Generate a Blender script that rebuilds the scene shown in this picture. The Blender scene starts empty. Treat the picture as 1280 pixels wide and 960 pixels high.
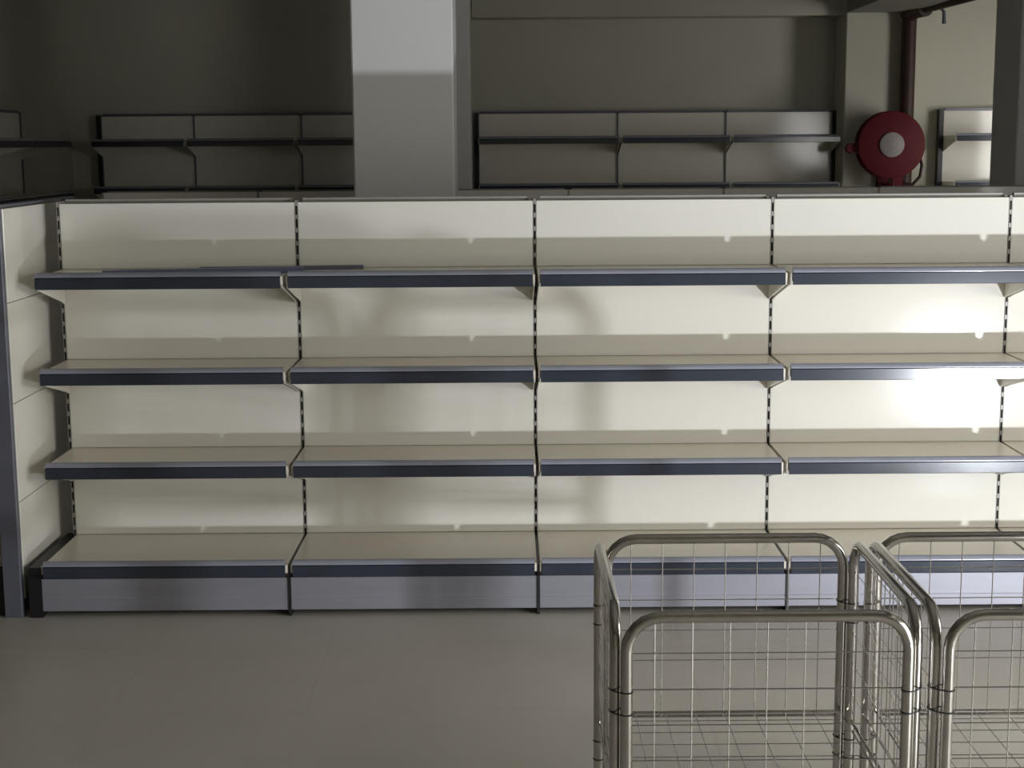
import bpy, bmesh, math, random
from mathutils import Vector, Matrix
random.seed(7)
scene = bpy.context.scene
COL = scene.collection
# ------------------------------------------------------------------ camera
F_PX, CX, CD, CH = 1900.0, -0.0986, 5.776, 1.685
PITCH, YAW, ROLL = 0.1568, 0.0015, -0.0070
def cam_axes():
    cy, sy, cp, sp = math.cos(YAW), math.sin(YAW), math.cos(PITCH), math.sin(PITCH)
    r = Vector((cy, -sy, 0)); fwd = Vector((sy*cp, cy*cp, -sp)); up = Vector((sy*sp, cy*sp, cp))
    c, s = math.cos(ROLL), math.sin(ROLL)
    return c*r + s*up, c*up - s*r, fwd
RX, RU, RF = cam_axes()
CAM = Vector((CX, -CD, CH))
cam = bpy.data.cameras.new('camera'); cam_o = bpy.data.objects.new('camera', cam); COL.objects.link(cam_o)
cam.sensor_width = 36.0; cam.lens = F_PX/1280*36.0; cam.clip_start = 0.05
m = Matrix((RX, RU, -RF)).transposed().to_4x4(); m.translation = CAM
cam_o.matrix_world = m
scene.camera = cam_o
def at(px, py, Y):
    """point on the plane y = Y that the photo shows at pixel (px, py)"""
    d = RX*((px-640)/F_PX) - RU*((py-480)/F_PX) + RF
    return CAM + d*((Y-CAM.y)/d.y)
# ------------------------------------------------------------------ world, exposure
w = bpy.data.worlds.new('world'); scene.world = w; w.use_nodes = True
bg = w.node_tree.nodes['Background']; bg.inputs[0].default_value = (1.0, 0.985, 0.945, 1); bg.inputs[1].default_value = 10.4
vs = scene.view_settings
vs.view_transform = 'Standard'; vs.look = 'None'; vs.exposure = 0.0; vs.gamma = 1.0; vs.use_curve_mapping = False
# floodlight standing on the floor, right of the camera
LAMP = Vector((3.03, -4.89, 0.085)); LAMP_AIM = Vector((3.3, 0.0, 0.8)); LAMP_W = 142.0
# daylight: unseen windows added in wall_right and wall_return are the portals of the sky
# unseen steps shaped for the light: wider on the right behind yr (xr) and on the left in front of yf (xf)
ROOM = dict(x0=-3.72, x1=4.3, y0=-9.0, y1=7.0, h=3.45, xr=6.2, yr=3.95, xf=-8.0, yf=3.5)
WIN1 = (-5.9, -2.0, 0.8, 2.2)        # y0, y1, z0, z1 in wall_right
WIN2 = (4.6, 5.7, 0.6, 2.45)          # x0, x1, z0, z1 in wall_return
def portal(name, sx, sz, loc, rz):
    L = bpy.data.lights.new(name, 'AREA'); L.shape = 'RECTANGLE'; L.size = sx; L.size_y = sz; L.cycles.is_portal = True
    o = bpy.data.objects.new(name, L); COL.objects.link(o); o.location = loc; o.rotation_euler = (math.radians(90), 0, rz)
portal('window_right_sky_offscreen', WIN1[1]-WIN1[0], WIN1[3]-WIN1[2], (ROOM['x1']+0.12, (WIN1[0]+WIN1[1])/2, (WIN1[2]+WIN1[3])/2), math.radians(90))
portal('window_right_rear_sky_offscreen', WIN2[1]-WIN2[0], WIN2[3]-WIN2[2], ((WIN2[0]+WIN2[1])/2, ROOM['yr']+0.08, (WIN2[2]+WIN2[3])/2), 0)
# ------------------------------------------------------------------ materials
def mat(name, col, rough=0.5, metal=0.0, noise=0.06, scale=6.0, bump=0.0, coat=0.0, spec=0.5, stretch=(1, 1, 1), bscale=None, world=False):
    mt = bpy.data.materials.new(name); mt.use_nodes = True
    nt = mt.node_tree; b = nt.nodes['Principled BSDF']
    b.inputs['Roughness'].default_value = rough; b.inputs['Metallic'].default_value = metal
    b.inputs['Coat Weight'].default_value = coat; b.inputs['Coat Roughness'].default_value = 0.12
    b.inputs['Specular IOR Level'].default_value = spec
    tc = nt.nodes.new('ShaderNodeTexCoord'); mp = nt.nodes.new('ShaderNodeMapping'); mp.inputs['Scale'].default_value = stretch
    nt.links.new(nt.nodes.new('ShaderNodeNewGeometry').outputs['Position'] if world else tc.outputs['Object'], mp.inputs['Vector'])
    n = nt.nodes.new('ShaderNodeTexNoise'); n.inputs['Scale'].default_value = scale; n.inputs['Detail'].default_value = 5
    nt.links.new(mp.outputs[0], n.inputs['Vector'])
    r = nt.nodes.new('ShaderNodeValToRGB')
    r.color_ramp.elements[0].position = 0.3; r.color_ramp.elements[1].position = 0.7
    r.color_ramp.elements[0].color = (*[x*(1-noise) for x in col], 1); r.color_ramp.elements[1].color = (*[min(1, x*(1+noise)) for x in col], 1)
    nt.links.new(n.outputs['Fac'], r.inputs['Fac']); nt.links.new(r.outputs['Color'], b.inputs['Base Color'])
    if bump:
        n2 = nt.nodes.new('ShaderNodeTexNoise'); n2.inputs['Scale'].default_value = bscale or scale*6
        nt.links.new(mp.outputs[0], n2.inputs['Vector'])
        bp = nt.nodes.new('ShaderNodeBump'); bp.inputs['Strength'].default_value = bump; bp.inputs['Distance'].default_value = 0.01
        nt.links.new(n2.outputs['Fac'], bp.inputs['Height']); nt.links.new(bp.outputs[0], b.inputs['Normal'])
    return mt
M = {
 'cream':  mat('cream_paint', (0.80, 0.778, 0.71), 0.10, noise=0.02, scale=2.0, bump=0.03, bscale=3.0),
 'shelf':  mat('cream_shelf_paint', (0.78, 0.735, 0.64), 0.30, noise=0.03, scale=3.0),
 'steel':  mat('slate_grey_paint', (0.135, 0.14, 0.175), 0.35, metal=0.1, noise=0.08),
 'plinth': mat('plinth_grey', (0.31, 0.31, 0.355), 0.38, metal=0.25, noise=0.05, scale=4, stretch=(0.4, 1, 6)),
 'strip':  mat('navy_plastic', (0.035, 0.042, 0.060), 0.18, noise=0.1, coat=0.3),
 'lip':    mat('blue_grey_plastic', (0.30, 0.31, 0.37), 0.2, noise=0.05, coat=0.4),
 'black':  mat('black_metal', (0.012, 0.012, 0.015), 0.45, noise=0.1),
 'chrome': mat('brushed_chrome', (0.48, 0.46, 0.43), 0.17, metal=1.0, noise=0.08, scale=20),
 'wire':   mat('chrome_wire', (0.50, 0.48, 0.46), 0.22, metal=1.0, noise=0.05, scale=30),
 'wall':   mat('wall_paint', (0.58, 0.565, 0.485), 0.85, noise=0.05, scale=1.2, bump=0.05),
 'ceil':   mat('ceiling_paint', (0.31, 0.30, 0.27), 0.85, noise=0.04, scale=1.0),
 'column': mat('column_paint', (0.76, 0.755, 0.745), 0.75, noise=0.02, scale=1.5, bump=0.05),
 'tile':   mat('floor_tile', (0.69, 0.655, 0.605), 0.36, noise=0.07, scale=1.6, bump=0.02, world=True),
 'grout':  mat('floor_grout', (0.64, 0.61, 0.56), 0.4, noise=0.1),
 'red':    mat('hose_reel_red', (0.125, 0.010, 0.017), 0.6, noise=0.12, scale=10, spec=0.25),
 'hose':   mat('hose_rubber', (0.04, 0.012, 0.014), 0.6, noise=0.2, scale=40),
 'rust':   mat('red_oxide_pipe', (0.045, 0.020, 0.016), 0.55, noise=0.2, scale=8),
 'hub':    mat('white_hub', (0.36, 0.325, 0.325), 0.5, noise=0.1, scale=20),
 'brass':  mat('brass', (0.4, 0.3, 0.15), 0.35, metal=1.0),
 'loose':  mat('loose_strip_blue', (0.13, 0.15, 0.24), 0.35, noise=0.08),
 'upright': mat('upright_grey', (0.30, 0.29, 0.265), 0.4, noise=0.05),
 'frame':  mat('window_frame', (0.5, 0.5, 0.5), 0.5),
}
# ------------------------------------------------------------------ mesh helpers
class MB:
    def __init__(s): s.v, s.f = [], []
    def add(s, vs, fs):
        n = len(s.v); s.v += [tuple(v) for v in vs]; s.f += [tuple(i+n for i in f) for f in fs]; return s
    def box(s, a, b):
        x0, y0, z0 = a; x1, y1, z1 = b
        return s.add([(x0,y0,z0),(x1,y0,z0),(x1,y1,z0),(x0,y1,z0),(x0,y0,z1),(x1,y0,z1),(x1,y1,z1),(x0,y1,z1)],
            [(0,3,2,1),(4,5,6,7),(0,1,5,4),(1,2,6,5),(2,3,7,6),(3,0,4,7)])
    def cbox(s, a, b, c):
        """box with chamfered vertical-front edges: chamfer along all edges via inset hull"""
        x0, y0, z0 = a; x1, y1, z1 = b
        bm = bmesh.new(); bmesh.ops.create_cube(bm, size=1)
        for v in bm.verts: v.co = Vector((x0 if v.co.x < 0 else x1, y0 if v.co.y < 0 else y1, z0 if v.co.z < 0 else z1))
        bmesh.ops.bevel(bm, geom=bm.edges[:], offset=c, segments=1, affect='EDGES')
        bm.verts.ensure_lookup_table(); bm.verts.index_update()
        s.add([v.co for v in bm.verts], [[v.index for v in f.verts] for f in bm.faces]); bm.free(); return s
    def prism(s, prof, x0, x1, axis='x'):
        """closed (y,z) profile extruded from x0 to x1"""
        n = len(prof)
        mk = (lambda t, p: (t, p[0], p[1])) if axis == 'x' else (lambda t, p: (p[0], t, p[1])) if axis == 'y' else (lambda t, p: (p[0], p[1], t))
        vs = [mk(x0, p) for p in prof] + [mk(x1, p) for p in prof]
        fs = [tuple(range(n)), tuple(range(2*n-1, n-1, -1))] + [(i, i+n, (i+1) % n + n, (i+1) % n) for i in range(n)]
        return s.add(vs, fs)
    def tube(s, pts, r, n=10, closed=False, cap=True):
        pts = [Vector(p) for p in pts]; k = len(pts); rings = []
        t0 = (pts[1]-pts[0]).normalized()
        ref = Vector((0, 0, 1)) if abs(t0.z) < 0.9 else Vector((1, 0, 0))
        u = t0.cross(ref).normalized()
        for i, p in enumerate(pts):
            if closed: t = (pts[(i+1) % k]-pts[i-1]).normalized()
            else: t = (pts[min(i+1, k-1)]-pts[max(i-1, 0)]).normalized()
            u = (u - t*u.dot(t)).normalized(); w_ = t.cross(u)
            rr = r[i] if isinstance(r, (list, tuple)) else r
            rings.append([p + (u*math.cos(2*math.pi*j/n)+w_*math.sin(2*math.pi*j/n))*rr for j in range(n)])
        vs = [v for rg in rings for v in rg]; fs = []
        for i in range(k if closed else k-1):
            a, b = i*n, ((i+1) % k)*n
            fs += [(a+j, a+(j+1) % n, b+(j+1) % n, b+j) for j in range(n)]
        if cap and not closed: fs += [tuple(range(n-1, -1, -1)), tuple((k-1)*n+j for j in range(n))]
        return s.add(vs, fs)
    def lathe(s, prof, n=40, axis='y', c=(0, 0, 0)):
        """(radius, offset) profile turned about an axis through c"""
        k = len(prof); vs = []
        for r, h in prof:
            for j in range(n):
                a = 2*math.pi*j/n; p, q = r*math.cos(a), r*math.sin(a)
                vs.append((c[0]+p, c[1]+h, c[2]+q) if axis == 'y' else (c[0]+p, c[1]+q, c[2]+h))
        fs = [(i*n+j, i*n+(j+1) % n, (i+1)*n+(j+1) % n, (i+1)*n+j) for i in range(k-1) for j in range(n)]
        return s.add(vs, fs)
    def mesh(s, name, m_, smooth=False):
        me = bpy.data.meshes.new(name); me.from_pydata(s.v, [], s.f); me.materials.append(M[m_] if isinstance(m_, str) else m_)
        bm = bmesh.new(); bm.from_mesh(me); bmesh.ops.recalc_face_normals(bm, faces=bm.faces[:]); bm.to_mesh(me); bm.free()
        if smooth:
            me.polygons.foreach_set('use_smooth', [True]*len(me.polygons)); me.set_sharp_from_angle(angle=math.radians(40))
        return me
    def build(s, name, m_, parent=None, smooth=False):
        return obj(name, s.mesh(name, m_, smooth), parent)
def obj(name, me, parent=None, loc=None):
    o = bpy.data.objects.new(name, me); COL.objects.link(o)
    if parent: o.parent = parent
    if loc: o.location = loc
    return o
def tag(o, label=None, cat=None, group=None, kind=None):
    if label: o['label'] = label
    if cat: o['category'] = cat
    if group: o['group'] = group
    if kind: o['kind'] = kind
    return o
def thing(name, label, cat, loc=(0, 0, 0), rz=0.0, group=None):
    o = bpy.data.objects.new(name, None); COL.objects.link(o); o.empty_display_size = 0.1
    o.location = loc; o.rotation_euler = (0, 0, rz)
    return tag(o, label, cat, group)
def struct(name, mb, m_, label=None, parent=None):
    o = mb.build(name, m_, parent)
    if not parent: o['kind'] = 'structure'
    if label: o['label'] = label
    return o
# ------------------------------------------------------------------ room shell
R = ROOM; T = 0.2
fl = struct('floor', MB().box((R['xf']-T, R['y0']-T, -0.15), (R['xr']+T, R['y1']+T, -0.0008)), 'grout', 'beige tiled shop floor')
TS, JT = 0.6, 0.0012
tile_me = MB().box((JT/2, JT/2, -0.012), (TS-JT/2, TS-JT/2, 0.0)).mesh('tile', 'tile')
TX0, TY0, NX, NY = -3.72, -6.20, 13, 12
for i in range(NX):
    for j in range(NY):
        obj('tile', tile_me, fl, (TX0+i*TS, TY0+j*TS, 0))
tx1, ty1 = TX0+NX*TS, TY0+NY*TS
rest = MB()
rest.box((R['x0'], R['y0'], -0.006), (R['x1'], TY0, 0)); rest.box((R['x0'], ty1, -0.006), (R['x1'], R['y1'], 0)); rest.box((R['x1'], R['yr'], -0.006), (R['xr'], R['y1'], 0)); rest.box((tx1, TY0, -0.006), (R['x1'], ty1, 0)); rest.box((R['xf'], R['y0'], -0.006), (R['x0'], R['yf'], 0))
rest.build('floor_covering', 'tile', fl)
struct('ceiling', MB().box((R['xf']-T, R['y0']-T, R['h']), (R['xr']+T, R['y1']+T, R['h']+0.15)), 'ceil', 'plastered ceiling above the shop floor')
struct('wall_back', MB().box((R['x0']-T, R['y1'], 0), (R['xr']+T, R['y1']+T, R['h'])), 'wall', 'bare cream wall behind the wall shelves')
struct('wall_left', MB().box((R['x0']-T, R['yf'], 0), (R['x0'], R['y1'], R['h'])), 'wall', 'cream side wall in deep shade')
struct('wall_left_front', MB().box((R['xf']-T, R['y0'], 0), (R['xf'], R['yf'], R['h'])), 'wall')
struct('wall_left_return', MB().box((R['xf']-T, R['yf'], 0), (R['x0']-T, R['yf']+T, R['h'])), 'wall')  # unseen step, added so less bounced light reaches the rear
struct('wall_front', MB().box((R['xf']-T, R['y0']-T, 0), (R['x1']+T, R['y0'], R['h'])), 'wall')
a, b, c, d = WIN1; x0 = R['x1']
struct('wall_right', MB().box((x0, R['y0'], 0), (x0+T, a, R['h'])).box((x0, b, 0), (x0+T, R['yr'], R['h'])).box((x0, a, 0), (x0+T, b, c)).box((x0, a, d), (x0+T, b, R['h'])), 'wall')
a, b, c, d = WIN2; y0 = R['yr']
struct('wall_return', MB().box((x0, y0, 0), (a, y0+T, R['h'])).box((b, y0, 0), (R['xr']+T, y0+T, R['h'])).box((a, y0, 0), (b, y0+T, c)).box((a, y0, d), (b, y0+T, R['h'])), 'wall')  # unseen step, added so its window lights the back wall
struct('wall_right_rear', MB().box((R['xr'], y0+T, 0), (R['xr']+T, R['y1'], R['h'])), 'wall')
def window(name, w_, h_, loc, rz, nm):
    fr = MB(); t = 0.05
    fr.box((-w_/2, 0, 0), (w_/2, 0.07, t)); fr.box((-w_/2, 0, h_-t), (w_/2, 0.07, h_)); fr.box((-w_/2, 0, t), (-w_/2+t, 0.07, h_-t)); fr.box((w_/2-t, 0, t), (w_/2, 0.07, h_-t))
    wo = struct(name, fr, 'frame', 'grey framed window opening, unseen, added for daylight'); wo.location = loc; wo.rotation_euler = (0, 0, rz)
    for j in range(1, nm+1):
        xx = -w_/2+w_*j/(nm+1); MB().box((xx-0.02, 0.01, t), (xx+0.02, 0.06, h_-t)).build('mullion', 'frame', wo)
window('window_added_1', WIN1[1]-WIN1[0], WIN1[3]-WIN1[2], (x0+0.02, (WIN1[0]+WIN1[1])/2, WIN1[2]), -math.pi/2, 3)
window('window_added_2', WIN2[1]-WIN2[0], WIN2[3]-WIN2[2], ((WIN2[0]+WIN2[1])/2, y0+0.09, WIN2[2]), 0, 1)
# pilaster on the back wall, beams
PY = 6.60
pl = at(1056, 100, PY).x; zb = at(1057, 16, PY).z
struct('wall_pilaster', MB().cbox((pl, PY, 0), (pl+0.52, R['y1'], R['h']), 0.008), 'wall', 'pale wall pilaster carrying the red hose reel')
bl = at(590, 22, 6.75)
struct('trim_1', MB().box((bl.x, 6.75, bl.z), (pl, R['y1'], R['h'])), 'wall', 'ceiling beam along the back wall')
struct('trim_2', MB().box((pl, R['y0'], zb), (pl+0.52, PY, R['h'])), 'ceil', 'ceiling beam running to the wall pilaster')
# ------------------------------------------------------------------ columns
def column(name, pxl, pxr, Y, label, size=None):
    a = at(pxl, 170, Y).x if pxl else None; b = at(pxr, 170, Y).x if pxr else None
    if a is None: a = b-size
    if b is None: b = a+size
    o = MB().cbox((a, Y, 0), (b, Y+(size or b-a), R['h']), 0.008).build(name, 'column'); o['kind'] = 'structure'; o['label'] = label
    return o
COLY = 1.97
column('column', 441, 567.5, COLY, 'square pale grey concrete column just behind the long shelving, upper part brightly lit')
column('column', None, 588, 4.6, 'dim square column half hidden behind the brightly lit column', 0.52)
column('column', 1271, None, 3.97, 'dull grey square column beside the short wall shelf', 0.52)
# ------------------------------------------------------------------ shelving
def upright(parent, x, H, base=0.0, m_='upright', front=-0.003, slots=True, side=1):
    """slotted post; its nose shows in the joint between two panels, its body lies behind the panel of its own bay"""
    mb = MB(); n = 0.0053; y0, ym, y1 = front, 0.0125, 0.055
    xa, xb = (x-0.020, x+n) if side > 0 else (x-n, x+0.020)
    g = 0.0038
    if slots:
        mb.box((x-n, y0, base), (x-g, ym, H)).box((x+g, y0, base), (x+n, ym, H)); z = H-0.02; mb.box((x-g, y0+0.0004, z), (x+g, y0+0.0036, H))
        while z > base+0.06:
            z -= 0.05; mb.box((x-g, y0+0.0004, z), (x+g, y0+0.0036, z+0.017))
    else:
        mb.box((x-n, y0, base), (x+n, ym, H))
    if slots:   # open channel behind the slots
        mb.box((xa, ym, base), (x-g, y1, H)).box((x+g, ym, base), (xb, y1, H)).box((x-g, y1-0.003, base), (x+g, y1, H))
    else: mb.box((xa, ym, base), (xb, y1, H))
    return mb.build('upright', m_, parent)
def strip_profile(yf, zs):
    return [(yf+0.004, zs-0.043), (yf-0.0025, zs-0.043), (yf-0.0035, zs-0.041), (yf-0.0035, zs-0.022), (yf-0.0035, zs-0.003), (yf+0.004, zs)]
def lip_profile(yf, zs):
    return [(yf+0.004, zs+0.0006), (yf-0.0035, zs+0.0006), (yf-0.004, zs+0.004), (yf-0.001, zs+0.009), (yf+0.005, zs+0.0145), (yf+0.012, zs+0.0175), (yf+0.017, zs+0.0165), (yf+0.017, zs+0.0006)]
def shared(cache, key, fn):
    if key not in cache: cache[key] = fn()
    return cache[key]
CACHE = {}
def shelf(parent, x0, x1, zs, d, base=False, brackets=True):
    wd = x1-x0; xm = (x0+x1)/2; e = 0.0058
    key = ('s', round(wd, 3), d)
    def tray():
        mb = MB(); a, b = -wd/2+e, wd/2-e
        mb.cbox((a, -d+0.004, -0.003), (b, -0.001, 0), 0.001)
        mb.box((a, -d+0.004, -0.030), (b, -d+0.006, -0.003)); mb.box((a, -0.004, -0.030), (b, -0.002, -0.003))
        mb.box((a, -d+0.006, -0.026), (a+0.002, -0.004, -0.003)); mb.box((b-0.002, -d+0.006, -0.026), (b, -0.004, -0.003))
        mb.box((a+0.02, -d*0.55, -0.022), (b-0.02, -d*0.55+0.03, -0.003))
        return mb.mesh('shelf', 'shelf')
    s = obj('base_shelf' if base else 'shelf', shared(CACHE, key+('t',), tray), parent, (xm, 0, zs))
    g = 0.0135
    st = obj('price_strip', shared(CACHE, key+('p',), lambda: MB().prism(strip_profile(-d, 0), -wd/2+g, wd/2-g).mesh('price_strip', 'strip')), s)
    lp = obj('front_lip', shared(CACHE, key+('l',), lambda: MB().prism(lip_profile(-d, 0), -wd/2+g, wd/2-g).mesh('front_lip', 'lip', True)), s)
    if brackets:
        prof = [(-0.002, -0.0265), (-0.002, -0.130), (-0.014, -0.130), (-0.05, -0.118), (-d+0.03, -0.046), (-d+0.0065, -0.043), (-d+0.0065, -0.0265)]
        bm_ = shared(CACHE, ('b', d), lambda: MB().prism(prof, -0.002, 0.002).mesh('bracket', 'cream'))
        for sx in (-1, 1): obj('bracket', bm_, s, (sx*(wd/2-0.0085), 0, 0))
    return s
def panels(parent, x0, x1, zs, y0=-0.001, th=0.012, name='back_panel'):
    wd = x1-x0
    for a, b in zip(zs[:-1], zs[1:]):
        me = shared(CACHE, ('pan', round(wd, 3), round(b-a, 3), th), lambda: MB().cbox((-wd/2+0.0058, 0, 0.0006), (wd/2-0.0058, th, b-a-0.0006), 0.0015).mesh(name, 'cream'))
        obj(name, me, parent, ((x0+x1)/2, y0, a))
def foot(parent, x, db, zt, w0=-0.0053, w1=0.0053):
    prof = [(-db-0.002, 0), (-db-0.002, zt-0.046), (-db+0.012, zt-0.034), (-db+0.012, zt-0.006), (0.05, zt-0.006), (0.05, 0)]
    return MB().prism(prof, x+w0, x+w1).build('foot', 'black', parent)
def plinth(parent, x0, x1, db, zt):
    mb = MB().prism([(-db+0.0035, 0.022), (-db+0.002, 0.024), (-db+0.002, 0.060), (-db+0.0030, 0.063), (-db+0.002, 0.066), (-db+0.002, zt-0.048), (-db+0.0035, zt-0.046)], x0+0.0058, x1-0.0058)
    return mb.build('plinth', 'plinth', parent)
W, H, D1, DB = 0.9, 1.473, 0.371, 0.462
ZS = [1.2245, 0.879, 0.534]; Z0 = 0.189
BACK = 0.11                     # thickness of the double-sided spine
def gondola_bay(i, label, group, loc=(0, 0, 0), rz=0.0, left=False, rear=True, right=True):
    t = thing('shelving_bay', label, 'shelving', loc, rz, group)
    a, b = -W/2, W/2
    panels(t, a, b, [Z0, ZS[2], ZS[1], ZS[0], H])
    if right: upright(t, b, H+0.006)
    if left: upright(t, a, H+0.006, side=-1)
    for z in ZS: shelf(t, a, b, z, D1)
    shelf(t, a, b, Z0, DB, base=True, brackets=False)
    plinth(t, a, b, DB, Z0)
    if right: foot(t, b, DB, Z0)
    if left: foot(t, a, DB, Z0, -0.042, 0.0053)
    MB().box((a+0.021, 0.03, H-0.03), (b-0.021, 0.055, H+0.015)).build('top_rail', 'upright', t)
    if rear:
        me = CACHE.setdefault('rearpan', MB().cbox((a+0.0065, 0.058, 0.02), (b-0.0065, 0.070, H), 0.0015).mesh('rear_panel', 'cream')); obj('rear_panel', me, t)
    return t
bays = ['cream shelving bay against the end unit, a loose blue strip across its top shelf',
        'cream shelving bay second from the end unit, in front of the lit column',
        'cream shelving bay third from the end unit, behind the first wire cage',
        'cream shelving bay with the lamp glare on its back panels, fourth from end unit',
        'cream shelving bay just past the one with the lamp glare',
        'cream shelving bay second past the one with the lamp glare']
for i, lab in enumerate(bays):
    gondola_bay(i, lab, 'long run of cream shelving bays', (-1.35+i*W, 0, 0), left=(i == 0))
def post(parent, x, H): return MB().cbox((x-0.015, 0.0, 0.0), (x+0.015, 0.064, H), 0.002).build('upright', 'steel', parent)
# end unit: one bay turned across the end of the run, its plain back to the aisle
XE = -1.868
endu = thing('end_shelving_unit', 'shelving unit turned across the end of the run, plain panelled back and slate post', 'shelving', (XE-0.066, 0.02, 0), -math.pi/2)
a, b = -W/2, W/2
panels(endu, a, b, [Z0, ZS[2], ZS[1], ZS[0], H]); post(endu, b+0.016, H+0.004); post(endu, a-0.016, H+0.004)
for z in ZS: shelf(endu, a, b, z, D1)
shelf(endu, a, b, Z0, DB, base=True, brackets=False); plinth(endu, a, b, DB, Z0)
foot(endu, b, DB, Z0); foot(endu, a, DB, Z0)
zr = [0.06, 0.42, 0.78, 1.14, H]
for z0_, z1_ in zip(zr[:-1], zr[1:]):
    MB().cbox((a+0.004, 0.052, z0_+0.001), (b-0.004, 0.066, z1_-0.001), 0.002).build('rear_panel', 'cream', endu)
MB().box((a-0.031, 0.012, H+0.004), (b+0.031, 0.055, H+0.012)).build('top_rail', 'steel', endu)
# rear gondola beyond the columns (only its top edge shows)
RGY, RGH = 3.1, 1.42
g0 = at(128, 240, RGY).x
NR = 7
for i in range(NR):
    t = thing('rear_shelving_bay', 'low shelving bay whose top edge alone shows behind the long run', 'shelving', (g0+W/2+i*W, RGY, 0), 0, 'rear run of shelving')
    panels(t, a, b, [Z0, 0.75, RGH]); upright(t, b, RGH, slots=False)
    if i == 0: upright(t, a, RGH, slots=False, side=-1)
    for z in (1.05, 0.65): shelf(t, a, b, z, D1)
    shelf(t, a, b, Z0, DB, base=True, brackets=False); plinth(t, a, b, DB, Z0)
    foot(t, b, DB, Z0)
    MB().box((a+0.021, 0.03, RGH-0.03), (b-0.021, 0.055, RGH+0.006)).build('top_rail', 'upright', t)
# wall units on the back wall
WY = 6.90
def wall_unit(xa, xb, label, top, shelves, loc=None, rz=0, group='shelving on the back wall', ends=(True, True), cap=False):
    t = thing('wall_shelving_unit', label, 'shelving', loc or ((xa+xb)/2, WY, 0), rz, group)
    wd = xb-xa; p, q = -wd/2, wd/2
    zz = [0.189] + sorted(shelves) + [top]
    panels(t, p, q, zz)
    if ends[1]: upright(t, q, top+0.01, slots=False, front=-0.012, m_='steel')
    if ends[0]: upright(t, p, top+0.01, slots=False, front=-0.012, side=-1, m_='steel')
    for side, on in ((-1, ends[0]), (1, cap)):       # open end of a run: broad dark end post
        if on: MB().box((side*q if side > 0 else p-0.035, -0.02, 0), (q+0.035 if side > 0 else p, 0.06, top+0.01)).build('end_post', 'black', t)
    for z in shelves: shelf(t, p, q, z, 0.37)
    shelf(t, p, q, 0.189, 0.42, base=True, brackets=False); plinth(t, p, q, 0.42, 0.189)
    foot(t, q, 0.42, 0.189)
    if ends[0]: foot(t, p, 0.42, 0.189)
    MB().box((p+0.016, 0.0, top), (q-0.016, 0.03, top+0.02)).build('top_rail', 'steel', t)
    return t
def WX(px): return at(px, 170, WY).x
zt = at(820, 141, WY).z
zs1 = at(820, 172, WY-0.37).z; zs2 = at(820, 231, WY-0.37).z
SH = [zs1, zs2, zs2-0.35, zs2-0.70]
wall_unit(WX(598), WX(772), 'wide wall shelving unit beside the dim half-hidden column', zt, SH)
wall_unit(WX(772), WX(907), 'middle one of three wall shelving units between the dim column and the pilaster', zt, SH, ends=(False, True))
wall_unit(WX(907), WX(1040), 'wall shelving unit reaching the pilaster with the hose reel', zt, SH, ends=(False, True), cap=True)
wall_unit(WX(1178), WX(1178)+0.9, 'short stretch of wall shelving between hose reel and dull grey column', zt, SH)
lx = [WX(127), WX(243), WX(377), WX(377)+0.9]
wall_unit(lx[0], lx[1], 'dark wall shelving unit next to the shaded corner', zt, SH)
wall_unit(lx[1], lx[2], 'dark wall shelving unit second from the shaded corner', zt, SH, ends=(False, True))
wall_unit(lx[2], lx[3], 'dark wall shelving unit partly hidden by the lit column', zt, SH, ends=(False, True))
# units along the left wall
lwx = R['x0']+0.07
for k, lab in enumerate(['dark shelving unit on the shaded side wall nearest the corner', 'dark shelving unit on the shaded side wall second from the corner']):
    wall_unit(-0.45, 0.45, lab, zt, SH, loc=(lwx, 5.0-k*0.9, 0), rz=math.pi/2, group='shelving on the side wall', ends=(k == 1, True))
# ------------------------------------------------------------------ loose strips on the top shelf
def loose(name, p0, p1, z, wd, th, label, m_='loose'):
    p0, p1 = Vector(p0), Vector(p1); L_ = (p1-p0).length; ang = math.atan2(p1.y-p0.y, p1.x-p0.x)
    mb = MB().prism([(-wd/2, 0), (wd/2, 0), (wd/2, th*0.4), (wd/2-0.004, th), (-wd/2+0.004, th), (-wd/2, th*0.4)], -L_/2, L_/2)
    o = mb.build(name, m_); o.location = ((p0.x+p1.x)/2, (p0.y+p1.y)/2, z); o.rotation_euler = (0, 0, ang)
    return tag(o, label, 'price strip')
ztop = ZS[0]+0.0005
loose('loose_price_strip', (-1.56, -0.31, 0), (-0.85, -0.20, 0), ztop, 0.045, 0.020, 'long slate blue plastic strip lying loose on the top shelf at the end bay')
loose('loose_price_strip', (-1.25, -0.115, 0), (-0.645, -0.065, 0), ztop, 0.03, 0.014, 'thin dark plastic strip lying behind the longer blue strip on the top shelf', 'steel')
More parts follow.
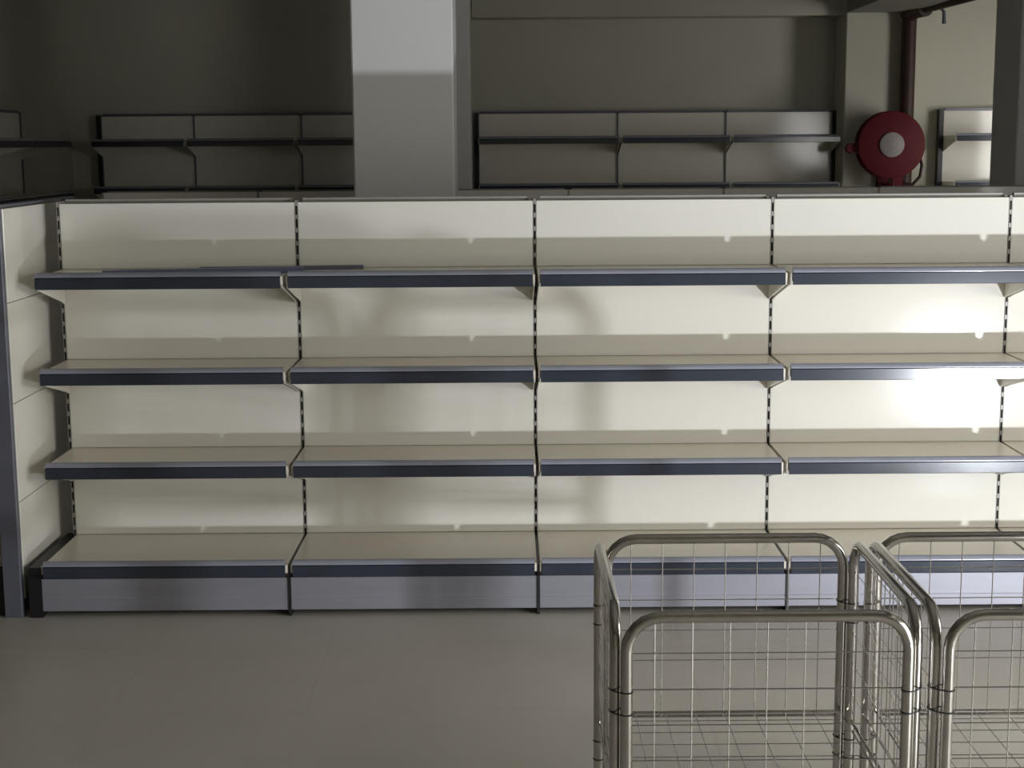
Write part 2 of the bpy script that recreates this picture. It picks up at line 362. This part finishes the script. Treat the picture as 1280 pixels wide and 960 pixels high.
# ------------------------------------------------------------------ wire cages
ZR, ZBASE = 0.695, 0.225
def arc_frame(wd, z0, z1, rc, n=7):
    """inverted-U tube outline in the local x-z plane"""
    pts = [(-wd/2, 0, z0)]
    for k in range(n): a_ = math.pi - math.pi/2*k/(n-1); pts.append((-wd/2+rc+rc*math.cos(a_), 0, z1-rc+rc*math.sin(a_)))
    for k in range(n): a_ = math.pi/2 - math.pi/2*k/(n-1); pts.append((wd/2-rc+rc*math.cos(a_), 0, z1-rc+rc*math.sin(a_)))
    pts.append((wd/2, 0, z0)); return pts
TR, WR, CELL = 0.0134, 0.0014, 0.081
def cage_panel(parent, wd, loc, rz, flip=1):
    e = bpy.data.objects
    key = ('frame', round(wd, 3))
    fr = obj('panel_frame', shared(CACHE, key, lambda: MB().tube(arc_frame(wd, 0.012, ZR-TR, 0.075), TR, 12).tube([(-wd/2, 0, ZBASE-0.02), (wd/2, 0, ZBASE-0.02)], 0.004, 8).mesh('panel_frame', 'chrome', True)), parent, loc)
    fr.rotation_euler = (0, 0, rz)
    def mesh_():
        mb = MB(); n = int(wd/CELL); x = -(n-1)/2*CELL
        def top(xx):
            rc = 0.075; q = abs(xx)-(wd/2-rc)
            return ZR-TR-rc+(math.sqrt(max(rc*rc-q*q, 0)) if q > 0 else rc)
        for k in range(n): mb.tube([(x+k*CELL, 0.004, ZBASE-0.02), (x+k*CELL, 0.004, top(x+k*CELL))], WR, 6)
        z = ZR-TR-CELL
        while z > ZBASE: mb.tube([(-wd/2, 0, z), (wd/2, 0, z)], WR, 6); z -= CELL
        return mb.mesh('wire_mesh', 'wire', True)
    obj('wire_mesh', shared(CACHE, key+('m',), mesh_), fr)
    for sx in (-1, 1): obj('foot_cap', shared(CACHE, 'cap', lambda: MB().lathe([(0, 0.0), (0.014, 0.0), (0.0145, 0.012), (0.0145, 0.03), (0.0125, 0.032), (0, 0.032)], 14, 'z').mesh('foot_cap', 'black', True)), fr, (sx*wd/2, 0, 0))
    return fr
def cage(xl, label, wx=0.652, y0=-2.640, y1=-1.99):
    xm, ym = xl+wx/2, (y0+y1)/2; t = thing('wire_cage', label, 'wire cage', (xm, ym, 0), 0, 'tubular wire cages in the aisle')
    hx, hy = wx/2, (y1-y0)/2
    cage_panel(t, wx-0.045, (0, -hy, 0), 0); cage_panel(t, wx-0.045, (0, hy, 0), math.pi)
    cage_panel(t, 2*hy-0.045, (-hx, 0, 0), -math.pi/2); cage_panel(t, 2*hy-0.045, (hx, 0, 0), math.pi/2)
    mb = MB(); px, py = wx-0.05, 2*hy-0.05
    n = int(px/0.077)
    for k in range(-4, 5):
        if abs(k*0.077) < px/2: mb.tube([(k*0.077, -py/2, ZBASE), (k*0.077, py/2, ZBASE)], WR, 6)
        if abs(k*0.077) < py/2: mb.tube([(-px/2, k*0.077, ZBASE+0.004), (px/2, k*0.077, ZBASE+0.004)], WR, 6)
    mb.tube([(-px/2, -py/2, ZBASE), (px/2, -py/2, ZBASE), (px/2, py/2, ZBASE), (-px/2, py/2, ZBASE)], 0.005, 6, closed=True)
    mb.build('base_grid', 'wire', t, True)
    for sx in (-1, 1):
        for sy in (-1, 1):
            for z in (0.465, 0.10):
                c0 = Vector((sx*(hx-0.0225), sy*hy, z)); c1 = Vector((sx*hx, sy*(hy-0.0225), z)); mid = (c0+c1)/2; dr = (c1-c0).normalized(); nr = Vector((-dr.y, dr.x, 0))
                ring = []
                for k in range(12):
                    a_ = 2*math.pi*k/12; ring.append(mid + dr*(math.cos(a_)*((c1-c0).length/2+TR+0.002)) + nr*(math.sin(a_)*(TR+0.003)))
                for dz in (0, 0.05): MB().tube([p_+Vector((0, 0, dz)) for p_ in ring], 0.0018, 6, closed=True).build('joining_ring', 'black', t, True)
    return t
cage(0.126, 'tubular chrome wire cage at the end of the cage row, beside the open floor')
cage(0.820, 'tubular chrome wire cage next in the row to the one beside the open floor', wx=0.56)
# ------------------------------------------------------------------ fire hose reel and pipe
HC = at(1112, 181, PY-0.25); rr = 0.262
reel = thing('fire_hose_reel', 'round dark red fire hose reel with pale hub on the pilaster', 'hose reel', (HC.x, PY-0.25, HC.z))
MB().lathe([(0.05, -0.07), (rr-0.012, -0.075), (rr, -0.068), (rr, -0.058), (rr-0.02, -0.055), (0.07, -0.05), (0.07, 0.05), (rr-0.02, 0.055), (rr, 0.058), (rr, 0.068), (rr-0.012, 0.075), (0.05, 0.07)], 48).build('drum', 'red', reel, True)
MB().lathe([(0, -0.098), (0.07, -0.096), (0.096, -0.086), (0.098, -0.07), (0.05, -0.069)], 32).build('hub', 'hub', reel, True)
hp = []
for k in range(160):
    a_ = k/160*2*math.pi*5; hp.append((math.cos(a_)*(rr-0.035), -0.042+0.084*k/160, math.sin(a_)*(rr-0.035)))
hz = [hp[-1]] + [(rr-0.03, 0.0, -0.06), (rr-0.01, -0.03, -0.16), (rr-0.025, -0.04, -0.25), (rr-0.08, -0.04, -0.31), (rr-0.14, -0.03, -0.30), (rr-0.17, -0.02, -0.24)]
MB().tube(hp, 0.016, 8).build('hose', 'hose', reel, True)
MB().tube(hz[1:], 0.013, 8).build('hose_end', 'hose', reel, True)
MB().box((-0.04, 0.08, -0.34), (0.04, 0.245, -0.30)).box((-0.04, 0.20, -0.34), (0.04, 0.245, 0.2)).tube([(0, -0.06, 0), (0, 0.245, 0)], 0.03, 12).build('wall_bracket', 'red', reel)
MB().tube([(-rr+0.02, 0.0, -0.02), (-rr-0.055, 0.0, -0.025)], [0.045, 0.03], 12).lathe([(0, -0.03), (0.035, -0.03), (0.04, 0.0), (0.035, 0.03), (0, 0.03)], 16, 'y', (-rr-0.05, 0, -0.025)).build('stop_valve', 'red', reel, True)
MB().box((0.02, -0.05, -0.345), (0.10, 0.0, -0.24)).build('hose_guide', 'red', reel)
# riser
p0 = at(1137, 30, PY-0.09); p1 = at(1137, 230, PY-0.09)
zt_ = at(1150, 13, PY-0.09).z
rp = thing('fire_riser_pipe', 'dark red-brown riser pipe rising above the hose reel', 'pipe', (p0.x, PY-0.08, 0))
MB().tube([(0, 0, 0.0), (0, 0, zt_-0.03)], 0.058, 16).build('vertical_pipe', 'rust', rp, True)
MB().tube([(-0.01, 0, zt_-0.06), (0.0, -0.015, zt_-0.03), (0.02, -0.10, zt_-0.005), (0.06, -0.25, zt_)], 0.066, 14).build('elbow', 'rust', rp, True)
MB().tube([(0.06, -0.2, zt_-0.0), (0.13, -1.3, zt_-0.0), (0.13, -1.36, zt_+0.04), (0.13, -1.38, R['h'])], 0.04, 12).build('branch_pipe', 'rust', rp, True)
MB().tube([(0.08, -0.5, zt_), (0.13, -0.5, zt_-0.05), (0.135, -0.5, zt_-0.14)], [0.010, 0.012, 0.016], 10).build('sprinkler_drop', 'steel', rp, True)
for z in (1.0, 1.7): MB().lathe([(0.058, -0.02), (0.066, -0.02), (0.066, 0.02), (0.058, 0.02)], 18, 'z', (0, 0, z)).box((-0.015, 0.05, z-0.015), (0.015, 0.08, z+0.015)).build('pipe_clamp', 'rust', rp, True)
# ------------------------------------------------------------------ floodlight on the floor (right of the camera)
aim = (LAMP_AIM-LAMP).normalized()
q = aim.to_track_quat('-Z', 'Y')
ft = thing('floodlight', 'small black floodlight standing on the floor', 'floodlight', (LAMP.x, LAMP.y, 0), math.atan2(aim.y, aim.x)-math.pi/2)
inv = ft.rotation_euler.to_matrix().inverted()
MB().cbox((-0.10, -0.06, 0.025), (0.10, -0.008, 0.145), 0.008).build('housing', 'black', ft)
for k in range(6): MB().box((-0.085, -0.08, 0.035+k*0.019), (0.085, -0.06, 0.039+k*0.019)).build('cooling_fin', 'black', ft)
MB().tube([(-0.108, -0.03, 0.085), (-0.108, -0.03, 0.008), (0.108, -0.03, 0.008), (0.108, -0.03, 0.085)], 0.006, 8).build('stand', 'black', ft, True)
MB().box((-0.09, -0.10, 0.0), (-0.07, 0.05, 0.008)).box((0.07, -0.10, 0.0), (0.09, 0.05, 0.008)).build('stand_foot', 'black', ft)
L = bpy.data.lights.new('floodlight_beam_offscreen', 'AREA'); L.shape = 'RECTANGLE'; L.size = 0.17; L.size_y = 0.10; L.energy = LAMP_W; L.color = (0.90, 0.94, 1.0); L.spread = math.radians(150)
lo = bpy.data.objects.new('floodlight_beam_offscreen', L); COL.objects.link(lo); lo.parent = ft
lo.location = (0, 0.0, 0.085); lo.rotation_euler = (math.radians(90)+math.asin(aim.z), 0, 0)
